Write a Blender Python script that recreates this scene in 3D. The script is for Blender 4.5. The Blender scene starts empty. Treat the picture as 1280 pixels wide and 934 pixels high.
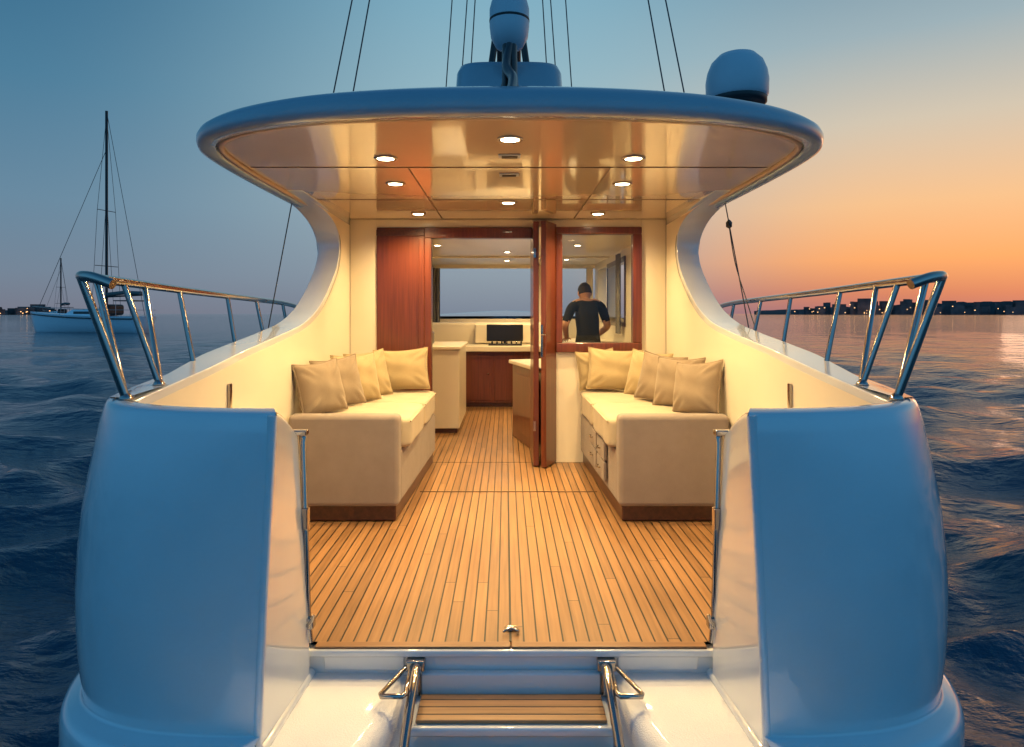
import bpy, bmesh, math, random
import numpy as np
from mathutils import Vector, Matrix
random.seed(4); np.random.seed(4)
S=bpy.context.scene
COL=S.collection
def lin(c):
    return tuple(((v/255)/12.92 if v/255<=0.04045 else ((v/255+0.055)/1.055)**2.4) for v in c)
# ---------------------------------------------------------------- materials
def newmat(name):
    m=bpy.data.materials.new(name); m.use_nodes=True
    return m,m.node_tree,m.node_tree.nodes['Principled BSDF']
def mat(name,col,rough=.5,metal=0,coat=0,var=0,vscale=5,bump=0,bscale=60,stretch=None,emit=None,estr=0,sheen=0,cior=1.5):
    m,nt,b=newmat(name)
    b.inputs['Base Color'].default_value=(*col,1); b.inputs['Roughness'].default_value=rough
    b.inputs['Metallic'].default_value=metal; b.inputs['Coat Weight'].default_value=coat
    b.inputs['Coat Roughness'].default_value=.04; b.inputs['Coat IOR'].default_value=cior
    if sheen: b.inputs['Sheen Weight'].default_value=sheen
    if emit: b.inputs['Emission Color'].default_value=(*emit,1); b.inputs['Emission Strength'].default_value=estr
    tc=nt.nodes.new('ShaderNodeTexCoord'); mp=nt.nodes.new('ShaderNodeMapping')
    nt.links.new(tc.outputs['Object'],mp.inputs[0])
    if stretch: mp.inputs['Scale'].default_value=stretch
    if var:
        n=nt.nodes.new('ShaderNodeTexNoise'); n.inputs['Scale'].default_value=vscale; n.inputs['Detail'].default_value=6
        nt.links.new(mp.outputs[0],n.inputs[0])
        r=nt.nodes.new('ShaderNodeValToRGB')
        r.color_ramp.elements[0].position=.3; r.color_ramp.elements[1].position=.7
        r.color_ramp.elements[0].color=(*[c*(1-var) for c in col],1); r.color_ramp.elements[1].color=(*[min(1,c*(1+var)) for c in col],1)
        nt.links.new(n.outputs['Fac'],r.inputs[0]); nt.links.new(r.outputs[0],b.inputs['Base Color'])
    if bump:
        n=nt.nodes.new('ShaderNodeTexNoise'); n.inputs['Scale'].default_value=bscale; n.inputs['Detail'].default_value=4
        nt.links.new(mp.outputs[0],n.inputs[0])
        bp=nt.nodes.new('ShaderNodeBump'); bp.inputs['Strength'].default_value=bump; bp.inputs['Distance'].default_value=.01
        nt.links.new(n.outputs['Fac'],bp.inputs['Height']); nt.links.new(bp.outputs[0],b.inputs['Normal'])
    return m
M={}
M['gel']=mat('white_gelcoat',(.70,.72,.73),.2,coat=1,var=.03,vscale=3,bump=.12,bscale=2.2,cior=1.75)
M['plat']=mat('white_platform_gelcoat',(.78,.78,.79),.42,coat=.15,var=.04,vscale=4,bump=.3,bscale=220)
M['roofgel']=mat('hardtop_gelcoat',(.30,.38,.44),.25,coat=.8,var=.03,vscale=3,bump=.15,bscale=2.2)  # hull gelcoat with the blue sky reflection painted into its base colour
M['cream']=mat('cream_gelcoat',(.78,.69,.53),.32,coat=.3,var=.03,vscale=2)
M['ceil']=mat('glossy_ceiling',(.76,.60,.40),.12,coat=1,var=.03,vscale=1.5,bump=.15,bscale=1.5)
M['trim']=mat('soffit_trim',(.45,.33,.22),.35)
M['mah']=mat('mahogany_varnish',(.125,.027,.010),.36,coat=.35,var=.28,vscale=4,stretch=(14,14,.5))
M['mahd']=mat('dark_mahogany',(.075,.024,.013),.4,coat=.2,var=.3,vscale=5,stretch=(9,.8,9))
M['steel']=mat('stainless_steel',(.44,.39,.35),.12,metal=1)
M['fab']=mat('taupe_upholstery',(.27,.215,.175),.85,var=.07,vscale=9,bump=.35,bscale=320,sheen=.15)
M['seat']=mat('cream_upholstery',(.46,.375,.25),.8,var=.06,vscale=8,bump=.3,bscale=300,sheen=.15)
M['pil']=mat('pillow_linen',(.40,.30,.155),.9,var=.08,vscale=7,bump=.4,bscale=260,sheen=.15)
M['pild']=mat('pillow_taupe',(.26,.19,.12),.9,var=.08,vscale=7,bump=.4,bscale=260,sheen=.15)
M['dark']=mat('dark_rubber',(.02,.02,.022),.5)
M['black']=mat('black_plastic',(.012,.012,.014),.3,coat=.3)
M['wire']=mat('rigging_wire',(.06,.065,.07),.4,metal=.6)
M['mast']=mat('dark_mast',(.06,.045,.038),.35,metal=.3,var=.3,vscale=6)
M['dome']=mat('radome_grey',(.55,.60,.64),.35,var=.04)
M['lamp']=mat('lamp_lens',(1,.9,.7),.3,emit=(1,.80,.48),estr=34)
M['seam']=mat('panel_seam',(.12,.07,.04),.5)
M['skin']=mat('skin',(.42,.22,.14),.5,var=.08,vscale=20)
M['hair']=mat('hair',(.02,.014,.01),.6,bump=.8,bscale=120)
M['shirt']=mat('dark_shirt',(.006,.007,.011),.95,var=.2,vscale=12,bump=.5,bscale=14)
M['trouser']=mat('navy_trousers',(.02,.024,.035),.85,var=.2,vscale=12)
M['curtain']=mat('curtain_cloth',(.16,.15,.14),.9,var=.1)
M['blackwood']=mat('window_frame_dark',(.05,.018,.01),.3,coat=.5)
M['boathull']=mat('sailboat_gelcoat',(.85,.86,.88),.3,coat=.4)
M['land']=mat('distant_land',(.035,.035,.04),.9,var=.5,vscale=.02)
M['bld']=mat('distant_buildings',(.10,.09,.09),.9,var=.5,vscale=.05)
M['citylight']=mat('town_light',(1,.6,.3),.5,emit=(1,.5,.18),estr=2.4)
def glass():
    m=bpy.data.materials.new('window_glass'); m.use_nodes=True; nt=m.node_tree; nt.nodes.clear()
    o=nt.nodes.new('ShaderNodeOutputMaterial'); mx=nt.nodes.new('ShaderNodeMixShader'); t=nt.nodes.new('ShaderNodeBsdfTransparent')
    g=nt.nodes.new('ShaderNodeBsdfGlossy'); g.inputs['Roughness'].default_value=.02; t.inputs[0].default_value=(.95,.97,.96,1)
    f=nt.nodes.new('ShaderNodeFresnel'); f.inputs[0].default_value=1.3
    nt.links.new(f.outputs[0],mx.inputs[0]); nt.links.new(t.outputs[0],mx.inputs[1]); nt.links.new(g.outputs[0],mx.inputs[2]); nt.links.new(mx.outputs[0],o.inputs[0])
    return m
M['glass']=glass()
def teak(name,w,along='Y',base=(.47,.27,.12)):
    m,nt,b=newmat(name); N=nt.nodes.new; L=nt.links.new
    tc=N('ShaderNodeTexCoord'); sp=N('ShaderNodeSeparateXYZ'); L(tc.outputs['Object'],sp.inputs[0])
    ac='X' if along=='Y' else 'Y'
    def mth(op,a,bv=None,c=None):
        n=N('ShaderNodeMath'); n.operation=op
        for i,v in enumerate((a,bv,c)):
            if v is None: continue
            if isinstance(v,(int,float)): n.inputs[i].default_value=v
            else: L(v,n.inputs[i])
        return n.outputs[0]
    q=mth('DIVIDE',sp.outputs[ac],w); fl=mth('FLOOR',q); fr=mth('FRACT',q)
    d=mth('ABSOLUTE',mth('SUBTRACT',fr,.5))
    seam=mth('GREATER_THAN',d,.5-.0032/w)
    wn=N('ShaderNodeTexWhiteNoise'); wn.noise_dimensions='1D'; L(fl,wn.inputs['W'])
    yq=mth('DIVIDE',mth('ADD',sp.outputs[along],mth('MULTIPLY',wn.outputs['Value'],7.0)),3.4)
    yf=mth('FRACT',yq); butt=mth('LESS_THAN',yf,.0012)
    allseam=mth('MAXIMUM',seam,butt)
    cmb=N('ShaderNodeCombineXYZ'); L(fl,cmb.inputs[0]); L(mth('FLOOR',yq),cmb.inputs[1])
    wn2=N('ShaderNodeTexWhiteNoise'); wn2.noise_dimensions='2D'; L(cmb.outputs[0],wn2.inputs['Vector'])
    mp=N('ShaderNodeMapping'); L(tc.outputs['Object'],mp.inputs[0])
    mp.inputs['Scale'].default_value=(60,2.2,1) if along=='Y' else (2.2,60,1)
    ns=N('ShaderNodeTexNoise'); ns.inputs['Scale'].default_value=1; ns.inputs['Detail'].default_value=6; L(mp.outputs[0],ns.inputs[0])
    n2=N('ShaderNodeTexNoise'); n2.inputs['Scale'].default_value=1.6; n2.inputs['Detail'].default_value=5; L(tc.outputs['Object'],n2.inputs[0])
    v=mth('ADD',mth('MULTIPLY',wn2.outputs['Value'],.28),mth('ADD',mth('MULTIPLY',ns.outputs['Fac'],.75),mth('MULTIPLY',n2.outputs['Fac'],.55)))
    v=mth('SUBTRACT',v,.3)
    r=N('ShaderNodeValToRGB'); r.color_ramp.elements[0].position=0.1; r.color_ramp.elements[1].position=.95
    r.color_ramp.elements[0].color=(*[c*.5 for c in base],1); r.color_ramp.elements[1].color=(*[min(1,c*1.35) for c in base],1)
    L(v,r.inputs[0])
    mx=N('ShaderNodeMix'); mx.data_type='RGBA'; L(allseam,mx.inputs['Factor']); L(r.outputs[0],mx.inputs['A']); mx.inputs['B'].default_value=(.012,.008,.007,1)
    L(mx.outputs['Result'],b.inputs['Base Color'])
    L(mth('ADD',mth('MULTIPLY',n2.outputs['Fac'],.3),.24),b.inputs['Roughness'])
    bp=N('ShaderNodeBump'); bp.inputs['Strength'].default_value=.5; bp.inputs['Distance'].default_value=.003
    L(mth('SUBTRACT',mth('MULTIPLY',ns.outputs['Fac'],.35),allseam),bp.inputs['Height']); L(bp.outputs[0],b.inputs['Normal'])
    return m
M['teak']=teak('teak_planking',.050,base=(.34,.175,.072))
M['teakx']=teak('teak_margin',.09,'X',(.30,.15,.065))
M['teaks']=teak('teak_step_planking',.045,'X',(.42,.24,.11))
# ---------------------------------------------------------------- helpers
def empty(name,parent=None,loc=(0,0,0)):
    o=bpy.data.objects.new(name,None); COL.objects.link(o); o.parent=parent; o.location=loc; o.empty_display_size=.2; return o
def obj(name,verts,faces,m,parent=None,smooth=False,bevel=0,recalc=True,seg=3,weld=False,subsurf=0):
    me=bpy.data.meshes.new(name); me.from_pydata([tuple(v) for v in verts],[],faces); 
    bm=bmesh.new(); bm.from_mesh(me)
    if weld: bmesh.ops.remove_doubles(bm,verts=bm.verts,dist=1e-4)
    if recalc: bmesh.ops.recalc_face_normals(bm,faces=bm.faces)
    bm.to_mesh(me); bm.free()
    ms=m if isinstance(m,(list,tuple)) else [m]
    for k in ms: me.materials.append(M[k])
    o=bpy.data.objects.new(name,me); COL.objects.link(o); o.parent=parent
    if smooth:
        for p in me.polygons: p.use_smooth=True
    if bevel:
        b=o.modifiers.new('b','BEVEL'); b.width=bevel; b.segments=seg; b.limit_method='ANGLE'; b.angle_limit=math.radians(35)
        for p in me.polygons: p.use_smooth=True
        wn=o.modifiers.new('w','WEIGHTED_NORMAL'); wn.keep_sharp=True
    if subsurf:
        s=o.modifiers.new('s','SUBSURF'); s.levels=subsurf; s.render_levels=subsurf
    return o
def box(name,x0,x1,y0,y1,z0,z1,m,parent=None,bevel=0.004,seg=2):
    v=[(x,y,z) for z in (z0,z1) for y in (y0,y1) for x in (x0,x1)]
    f=[(0,1,3,2),(4,6,7,5),(0,4,5,1),(2,3,7,6),(0,2,6,4),(1,5,7,3)]
    return obj(name,v,f,m,parent,bevel=bevel,seg=seg)
def grid(name,rows,m,parent=None,smooth=True,closed=False,cap0=False,cap1=False,bevel=0):
    n=len(rows[0]); v=[p for r in rows for p in r]; f=[]
    for i in range(len(rows)-1):
        for j in range(n if closed else n-1):
            a=i*n+j; b=i*n+(j+1)%n; f.append((a,b,b+n,a+n))
    if cap0: f.append(tuple(range(n)))
    if cap1: f.append(tuple((len(rows)-1)*n+j for j in range(n)))
    return obj(name,v,f,m,parent,smooth=smooth,bevel=bevel)
def catmull(pts,n=6,closed=False):
    P=[np.array(p,float) for p in pts]; out=[]; N=len(P)
    rng=range(N if closed else N-1)
    for i in rng:
        p0=P[(i-1)%N] if (closed or i>0) else P[0]; p1=P[i]; p2=P[(i+1)%N]; p3=P[(i+2)%N] if (closed or i+2<N) else P[-1]
        for k in range(n):
            t=k/n
            out.append(.5*((2*p1)+(-p0+p2)*t+(2*p0-5*p1+4*p2-p3)*t*t+(-p0+3*p1-3*p2+p3)*t**3))
    if not closed: out.append(P[-1])
    return out
def tube(name,pts,r,m,parent=None,smooth=0,cyc=False):
    if smooth: pts=catmull(pts,smooth,cyc)
    cu=bpy.data.curves.new(name,'CURVE'); cu.dimensions='3D'; sp=cu.splines.new('POLY'); sp.points.add(len(pts)-1)
    for i,p in enumerate(pts): sp.points[i].co=(*p,1)
    sp.use_cyclic_u=cyc; sp.use_smooth=True
    cu.bevel_depth=r; cu.bevel_resolution=4; cu.use_fill_caps=True; cu.materials.append(M[m])
    o=bpy.data.objects.new(name,cu); COL.objects.link(o); o.parent=parent; return o
def lathe(name,prof,c,m,parent=None,n=40,axis='Z',smooth=True,bevel=0):
    rows=[]
    for r,z in prof:
        row=[]
        for k in range(n):
            a=2*math.pi*k/n; u,v=r*math.cos(a),r*math.sin(a)
            if axis=='Z': row.append((c[0]+u,c[1]+v,c[2]+z))
            elif axis=='Y': row.append((c[0]+u,c[1]+z,c[2]+v))
            else: row.append((c[0]+z,c[1]+u,c[2]+v))
        rows.append(row)
    return grid(name,rows,m,parent,smooth,closed=True,cap0=True,cap1=True)
def cushion(name,cx,cy,cz,w,d,h,m,parent,rot=(0,0,0),p=5,seed=0,n=16):
    """soft box cushion: superellipsoid with slight sag and irregularity"""
    rnd=random.Random(seed); ph=[rnd.uniform(0,6) for _ in range(6)]
    bm=bmesh.new(); bmesh.ops.create_cube(bm,size=2); bmesh.ops.subdivide_edges(bm,edges=bm.edges[:],cuts=n,use_grid_fill=True)
    for v in bm.verts:
        x,y,z=v.co; l=(abs(x)**p+abs(y)**p+abs(z)**p)**(1/p); x,y,z=x/l,y/l,z/l
        k=1+.012*math.sin(3*x+ph[0])*math.cos(4*y+ph[1])
        zz=z*(1+.10*(1-x*x)*(1-y*y))
        v.co=(x*w/2*k,y*d/2*k,zz*h/2+.004*math.sin(7*x+ph[2])*math.sin(5*y+ph[3]))
    R=Matrix.Rotation(rot[2],4,'Z')@Matrix.Rotation(rot[1],4,'Y')@Matrix.Rotation(rot[0],4,'X')
    bm.transform(Matrix.Translation((cx,cy,cz))@R)
    me=bpy.data.meshes.new(name); bm.to_mesh(me); bm.free(); me.materials.append(M[m])
    for q in me.polygons: q.use_smooth=True
    o=bpy.data.objects.new(name,me); COL.objects.link(o); o.parent=parent; return o
def pillow(name,c,w,h,t,m,R,seed=0):
    """square scatter pillow: pinched corners, welt seam, wrinkles. local X=width, Z=height, Y=thickness"""
    rnd=random.Random(seed); ph=[rnd.uniform(0,6.28) for _ in range(8)]
    n=26; V=[]; F=[]
    def pt(i,j,side):
        u=-1+2*i/n; v=-1+2*j/n
        e=(1-abs(u)**2.4)*(1-abs(v)**2.4); th=max(e,0)**.55
        px=u*(1-.07*(1-abs(v)**2)*abs(u)**3); pz=v*(1-.07*(1-abs(u)**2)*abs(v)**3)
        wr=.007*math.sin(5*u+4*v+ph[0])*math.sin(4*v-3*u+ph[1])+.016*math.exp(-((abs(u)-.75)**2+(abs(v)-.75)**2)*9)*math.sin(14*(abs(u)-abs(v))+ph[3])
        y=side*(th*t/2*(1+.10*math.sin(2*u+ph[4]))+wr*th)
        return (px*w/2,y,pz*h/2-.03*h*math.cos(u*1.5)*max(0,v)**2)
    for side in (1,-1):
        b=len(V)
        for j in range(n+1):
            for i in range(n+1): V.append(pt(i,j,side))
        for j in range(n):
            for i in range(n):
                a=b+j*(n+1)+i; F.append((a,a+1,a+n+2,a+n+1))
    MT=Matrix.Translation(c)@R
    V=[MT@Vector(v) for v in V]
    o=obj(name,V,F,m,None,smooth=True,weld=True)
    e=[]
    for i in range(n): e.append(pt(i,0,0))
    for i in range(n): e.append(pt(n,i,0))
    for i in range(n,0,-1): e.append(pt(i,n,0))
    for i in range(n,0,-1): e.append(pt(0,i,0))
    tube('piping',[MT@Vector(v) for v in e],.0045,m,o,cyc=True)
    return o
# ---------------------------------------------------------------- yacht
Y=empty('motor_yacht')
def plan_half():
    c=[(.73,2.10,.950,0),(.84,2.103,.950,.12),(.97,2.118,.950,.3),(1.12,2.15,.951,.52),(1.26,2.21,.953,.75),(1.37,2.30,.956,.93),(1.44,2.43,.960,1),(1.485,2.6,.965,1),(1.53,2.9,.978,1),(1.575,3.3,1.0,1),(1.62,3.9,1.06,1),(1.66,4.5,1.13,1),(1.70,5.4,1.19,1),(1.72,7,1.2,1),(1.64,9,1.2,1),(1.38,11,1.22,1),(.92,13,1.26,1),(.4,14.5,1.3,1),(.0,15.2,1.32,1)]
    return catmull(c,5)
PH=plan_half()
def hull_outer(y):
    best=[p for p in PH if p[1]>2.35]
    return float(np.interp(y,[p[1] for p in best],[p[0] for p in best])),float(np.interp(y,[p[1] for p in best],[p[2] for p in best]))
def hull_pt(i,z,off,shift=True):
    p=PH[i]; a=PH[max(0,i-1)]; b=PH[min(len(PH)-1,i+1)]
    t=np.array([b[0]-a[0],b[1]-a[1]]); t/=np.linalg.norm(t); nx,ny=t[1],-t[0]
    if i==0: nx,ny=0,-1
    x=p[0]+nx*off; y=p[1]+ny*off
    if shift: x+=.045*max(0,(.95-z))/1.05*(1-p[3])
    if off<-.02: x+=max(0,(1-p[3]*3))*.5*(-off-.01)
    return x,y
ZB=[(-.03,.062),(0.01,.068),(.1,.078),(.2,.084),(.32,.086),(.45,.080),(.58,.068),(.7,.048),(.8,.028),(.88,.012)]
for s,nm in ((-1,'port'),(1,'starboard')):
    rows=[]
    I=range(len(PH))
    def R(zf,off,full=False):
        r=[]
        for i in I:
            w=PH[i][3]; sh=PH[i][2]
            z=zf(sh); o=off if full else off*(.2+.8*w)
            x,y=hull_pt(i,z,o); r.append((s*max(x,0),y,z))
        rows.append(r)
    R(lambda h:-.1,-.085,True); R(lambda h:.5,-.085,True); R(lambda h:h-.012,-.085,True); R(lambda h:h-.002,-.075,True); R(lambda h:h+.001,-.055,True); R(lambda h:h,-.03,True)
    R(lambda h:h-.008,-.010,True); R(lambda h:h-.025,-.001,True)
    for z,b in reversed(ZB): R(lambda h,z=z:z if z<.5 else z+(h-.95)*(z-.4)/.55,b)
    R(lambda h:-.04,.064); R(lambda h:-.045,.075); R(lambda h:-.05,.10,True); R(lambda h:-.062,.118,True); R(lambda h:-.09,.127,True)
    R(lambda h:-.28,.127,True); R(lambda h:-.34,.115,True); R(lambda h:-.40,.09,True); R(lambda h:-1.3,.02,True)
    grid('hull_'+nm,rows,'gel',Y)
    def cx0(z): 
        x,y=hull_pt(0,z,np.interp(z,[q[0] for q in ZB],[q[1] for q in ZB])*.2); return x,y
    tube('transom_corner_edge',[(s*(cx0(z)[0]+.010),cx0(z)[1]+.012,z) for z in (.935,.88,.8,.6,.4,.2,0,-.12)],.0155,'gel',Y)
    zs=[-.1,0,.15,.3,.45,.6,.7,.78,.86,.93,.95]
    ys=[0,.1,.25,.45,.65,.82,.94,1]
    rows=[];rows2=[]
    for z in zs:
        x0,y0=cx0(z); r=[];r2=[]; x0-=.003; y0+=.012
        for k in ys:
            top=.945-.15*k**1.3
            zz=-.1+(z+.1)/(1.05)*(top+.1)
            x1=.745+.055*max(0,zz)
            yy=y0+(2.53-y0)*k
            r.append((s*(x0+(x1-x0)*k),yy,zz)); r2.append((s*(x0+(x1-x0)*k+.065),yy+(.05 if k==0 else 0),zz))
        rows.append(r); rows2.append(r2)
    n=len(ys); m_=len(zs); V=[p for r in rows for p in r]+[p for r in rows2 for p in r]; F=[]
    for b0 in (0,n*m_):
        for i in range(m_-1):
            for j in range(n-1):
                a=b0+i*n+j; F.append((a,a+1,a+n+1,a+n))
    for j in range(n-1): a=(m_-1)*n+j; F.append((a,a+1,a+1+n*m_,a+n*m_))
    for i in range(m_-1): a=i*n+n-1; F.append((a,a+n,a+n+n*m_,a+n*m_))
    obj('gate_cheek_'+nm,V,F,'gel',Y,bevel=.006)
    tube('gate_post_'+nm,[(s*.772,2.545,.79),(s*.772,2.535,.77),(s*.752,2.535,.1),(s*.744,2.535,.03)],.011,'steel',Y)
    tube('gate_post_inner_'+nm,[(s*.79,2.56,.80),(s*.775,2.56,.03)],.008,'steel',Y)
    box('gate_bracket_top_'+nm,s*.79-.03,s*.79+.03,2.53,2.57,.795,.815,'steel',Y,.004)
    box('gate_latch_'+nm,s*.748-.02,s*.748+.02,2.51,2.55,.085,.125,'steel',Y,.006)
    tube('gate_latch_lever_'+nm,[(s*.748,2.51,.10),(s*.725,2.49,.13),(s*.72,2.49,.15)],.006,'steel',Y)
    box('gate_hinge_'+nm,s*.765-.015,s*.765+.015,2.515,2.55,.45,.53,'steel',Y,.004)
    ys2=[2.34,2.5,2.7,3,3.4,3.9,4.5,5.4,6.5,8,9,10.4]
    rr=[]
    for y in ys2:
        xo,sh=hull_outer(y); rr.append([(s*min(1.34,xo-.09),y,sh+.003),(s*(xo*.5+.67),y,sh+.006),(s*(xo-.045),y,sh-.001)])
    grid('side_deck_'+nm,rr,'gel',Y)
    prof=[(2.36,.935),(2.8,.985),(3.1,1.02),(3.4,1.06),(3.75,1.10),(4.1,1.14),(4.45,1.19),(4.75,1.275),(4.98,1.385),(5.16,1.50),(5.31,1.62),(5.38,1.74),(5.385,1.83),(5.33,1.91),(5.2,1.975),(5.0,2.015),(4.75,2.032),(4.4,2.04),(4.4,2.08),(6.2,2.08),(6.2,0),(2.36,0)]
    pc=catmull([(a,b) for a,b in prof[:18]],4); prof2=[tuple(p) for p in pc]+prof[18:]
    V=[];F=[]
    for y,z in prof2: V.append((s*1.33,y,z))
    for y,z in prof2:
        xo,_=hull_outer(y); fl=0 if z<1.3 else .05*min(1,max(0,(z-1.75)/.25))
        V.append((s*(min(1.50,xo-.075)+fl),y,z))
    n=len(prof2); F=[tuple(range(n)),tuple(range(2*n-1,n-1,-1))]+[(i,(i+1)%n,(i+1)%n+n,i+n) for i in range(n)]
    obj('wing_pillar_'+nm,V,F,'gel',Y,bevel=.02,seg=4)
    pp=[(y+.03 if z<1.9 else y,z-.03) for y,z in prof2 if z<2.05 and not(z==0)]
    pp=[p for p in pp if p[1]<2.02]+[(5.72,1.99),(5.72,0.01),(2.4,0.01)]
    V=[(s*1.326,y,z) for y,z in pp]
    obj('side_lining_'+nm,V,[tuple(range(len(V)))],'cream',Y)
    rail=[(s*1.30,2.225,1.345),(s*1.37,2.235,1.368),(s*1.43,2.27,1.375),(s*1.468,2.36,1.375),(s*1.49,2.55,1.373),(s*1.52,2.85,1.368),(s*1.56,3.3,1.36),(s*1.605,3.9,1.35),(s*1.64,4.5,1.34),(s*1.665,5.1,1.325),(s*1.67,5.45,1.29),(s*1.67,5.6,1.2)]
    RA=empty('stern_rail' )
    tube('top_rail',rail,.0175,'steel',RA,smooth=5)
    def post(b,t,r=.0115):
        tube('stanchion',[b,t],r,'steel',RA)
        lathe('base_flange',[(.024,0),(.022,.006),(.012,.02)],b,'steel',RA,n=20)
    post((s*1.315,2.33,.958),(s*1.435,2.275,1.37),.014); tube('stanchion_fork',[(s*1.325,2.34,.97),(s*1.476,2.43,1.37)],.012,'steel',RA)
    post((s*1.37,2.66,.972),(s*1.498,2.64,1.37)); tube('stanchion_fork',[(s*1.372,2.67,.99),(s*1.512,2.82,1.366)],.011,'steel',RA)
    post((s*1.47,3.18,1.0),(s*1.55,3.2,1.36)); post((s*1.555,3.88,1.062),(s*1.602,3.88,1.35)); post((s*1.59,4.42,1.124),(s*1.635,4.42,1.34)); post((s*1.63,5.02,1.165),(s*1.66,5.02,1.325))
    CL=empty('mooring_cleat')
    for yy in (2.85,):
        box('cleat_base',s*1.318-.008,s*1.318+.008,yy-.03,yy+.03,.80,.83,'steel',CL,.004)
        tube('cleat_horns',[(s*1.30,yy-.06,.822),(s*1.295,yy-.02,.815),(s*1.295,yy+.02,.815),(s*1.30,yy+.06,.822)],.006,'steel',CL,smooth=4)
        tube('cleat_leg',[(s*1.315,yy-.018,.815),(s*1.296,yy-.018,.815)],.006,'steel',CL)
        tube('cleat_leg',[(s*1.315,yy+.018,.815),(s*1.296,yy+.018,.815)],.006,'steel',CL)
    box('locker_hinge',s*1.318-.006,s*1.318+.006,3.2,3.23,.80,.92,'steel',Y,.003)
    box('locker_hinge',s*1.318-.006,s*1.318+.006,2.62,2.66,.86,.88,'dark',Y,.003)
    ST=empty('rigging_stay')
    tube('wire',[(s*1.5,4.75,2.06),(s*1.64,4.65,1.13)],.004,'wire',ST)
    if s>0: 
        lathe('block',[(.006,-.03),(.02,-.02),(.022,.01),(.006,.03)],(1.528,4.73,1.87),'black',ST,n=16)
        tube('rope_tail',[(1.528,4.73,1.86),(1.56,4.7,1.6),(1.60,4.6,1.35),(1.63,4.5,1.14)],.0035,'wire',ST,smooth=4)
rr=[]
for y in (10.35,11,12,13,14,14.9):
    xo,sh=hull_outer(y); rr.append([(-(xo-.03),y,sh-.004),(0,y,sh+.0),(xo-.03,y,sh-.004)])
grid('foredeck',rr,'gel',Y)
# roof
half=[(0,2.62),(.28,2.627),(.55,2.652),(.82,2.70),(1.05,2.785),(1.23,2.89),(1.37,3.02),(1.465,3.19),(1.515,3.42),(1.54,3.85),(1.55,4.6),(1.55,6),(1.55,8),(1.50,9.6),(1.30,10.4),(.9,10.62),(0,10.7)]
outl=half+[(-x,y) for x,y in half[-2:0:-1]]
OC=[tuple(p) for p in catmull(outl,4,True)]
def inset(d):
    r=[];N=len(OC)
    for i in range(N):
        a=OC[i-1];b=OC[(i+1)%N]; t=np.array([b[0]-a[0],b[1]-a[1]]); t/=np.linalg.norm(t); nx,ny=-t[1],t[0]
        r.append((OC[i][0]+nx*d,OC[i][1]+ny*d))
    return r
def cr(x): return -.05*(abs(x)/1.5)**2
rows=[]
for d,z in ((.09,2.047),(.085,2.03),(.08,2.022),(.025,2.018),(.008,2.025),(0,2.045),(.0,2.075),(.010,2.104),(.035,2.130),(.075,2.148),(.14,2.164),(.22,2.174)):
    rows.append([(x,y,z+(cr(x)*(max(0,z-2.05)/.14))) for x,y in inset(d)])
last=rows[-1]
for k,z in ((.7,2.20),(.35,2.225),(.02,2.23)):
    rows.append([(x*k,6.4+(y-6.4)*k,z+cr(x*k)) for x,y,_ in last])
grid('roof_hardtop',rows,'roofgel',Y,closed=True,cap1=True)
ins=inset(.088)
obj('ceiling_panel',[(x,y,2.043) for x,y in ins],[tuple(range(len(ins)))],'ceil',Y)
grid('soffit_trim',[[(x,y,2.041) for x,y in inset(.091)],[(x,y,2.026) for x,y in inset(.094)],[(x,y,2.024) for x,y in inset(.115)],[(x,y,2.041) for x,y in inset(.12)]],'trim',Y,closed=True)
for yy in (3.70,4.75): box('ceiling_seam',-1.4,1.4,yy-.003,yy+.003,2.0395,2.0425,'seam',Y,0)
for xx in (-.55,.55): 
    box('ceiling_seam',xx-.003,xx+.003,3.703,4.747,2.0395,2.0425,'seam',Y,0)
    box('ceiling_seam',xx-.003,xx+.003,4.753,5.7,2.0395,2.0425,'seam',Y,0)
WARM=(1,.70,.31)
for i,(x,y) in enumerate([(0,3.09),(-.63,3.47),(.63,3.47),(-.69,4.15),(.69,4.15),(0,4.86),(-.71,5.4),(.71,5.4)]):
    L=empty('ceiling_spotlight')
    lathe('bezel',[(.060,0),(.060,-.006),(.054,-.010),(.043,-.008),(.043,0)],(x,y,2.042),'steel',L,n=32)
    lathe('lens',[(.042,0),(.042,-.006),(.025,-.009),(.001,-.010)],(x,y,2.0415),'lamp',L,n=32)
    ld=bpy.data.lights.new('bulb','SPOT'); ld.energy=92 if y>4 else 76; ld.color=WARM; ld.spot_size=math.radians(154); ld.spot_blend=1; ld.shadow_soft_size=.03
    lo=bpy.data.objects.new('bulb',ld); COL.objects.link(lo); lo.parent=L; lo.location=(x,y,2.015)
for y in (3.42,3.88):
    Vt=empty('ceiling_vent'); box('frame',-.055,.055,y-.035,y+.035,2.034,2.0415,'dome',Vt,.003); box('grille',-.04,.04,y-.022,y+.022,2.030,2.0335,'dark',Vt,.001)
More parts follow.
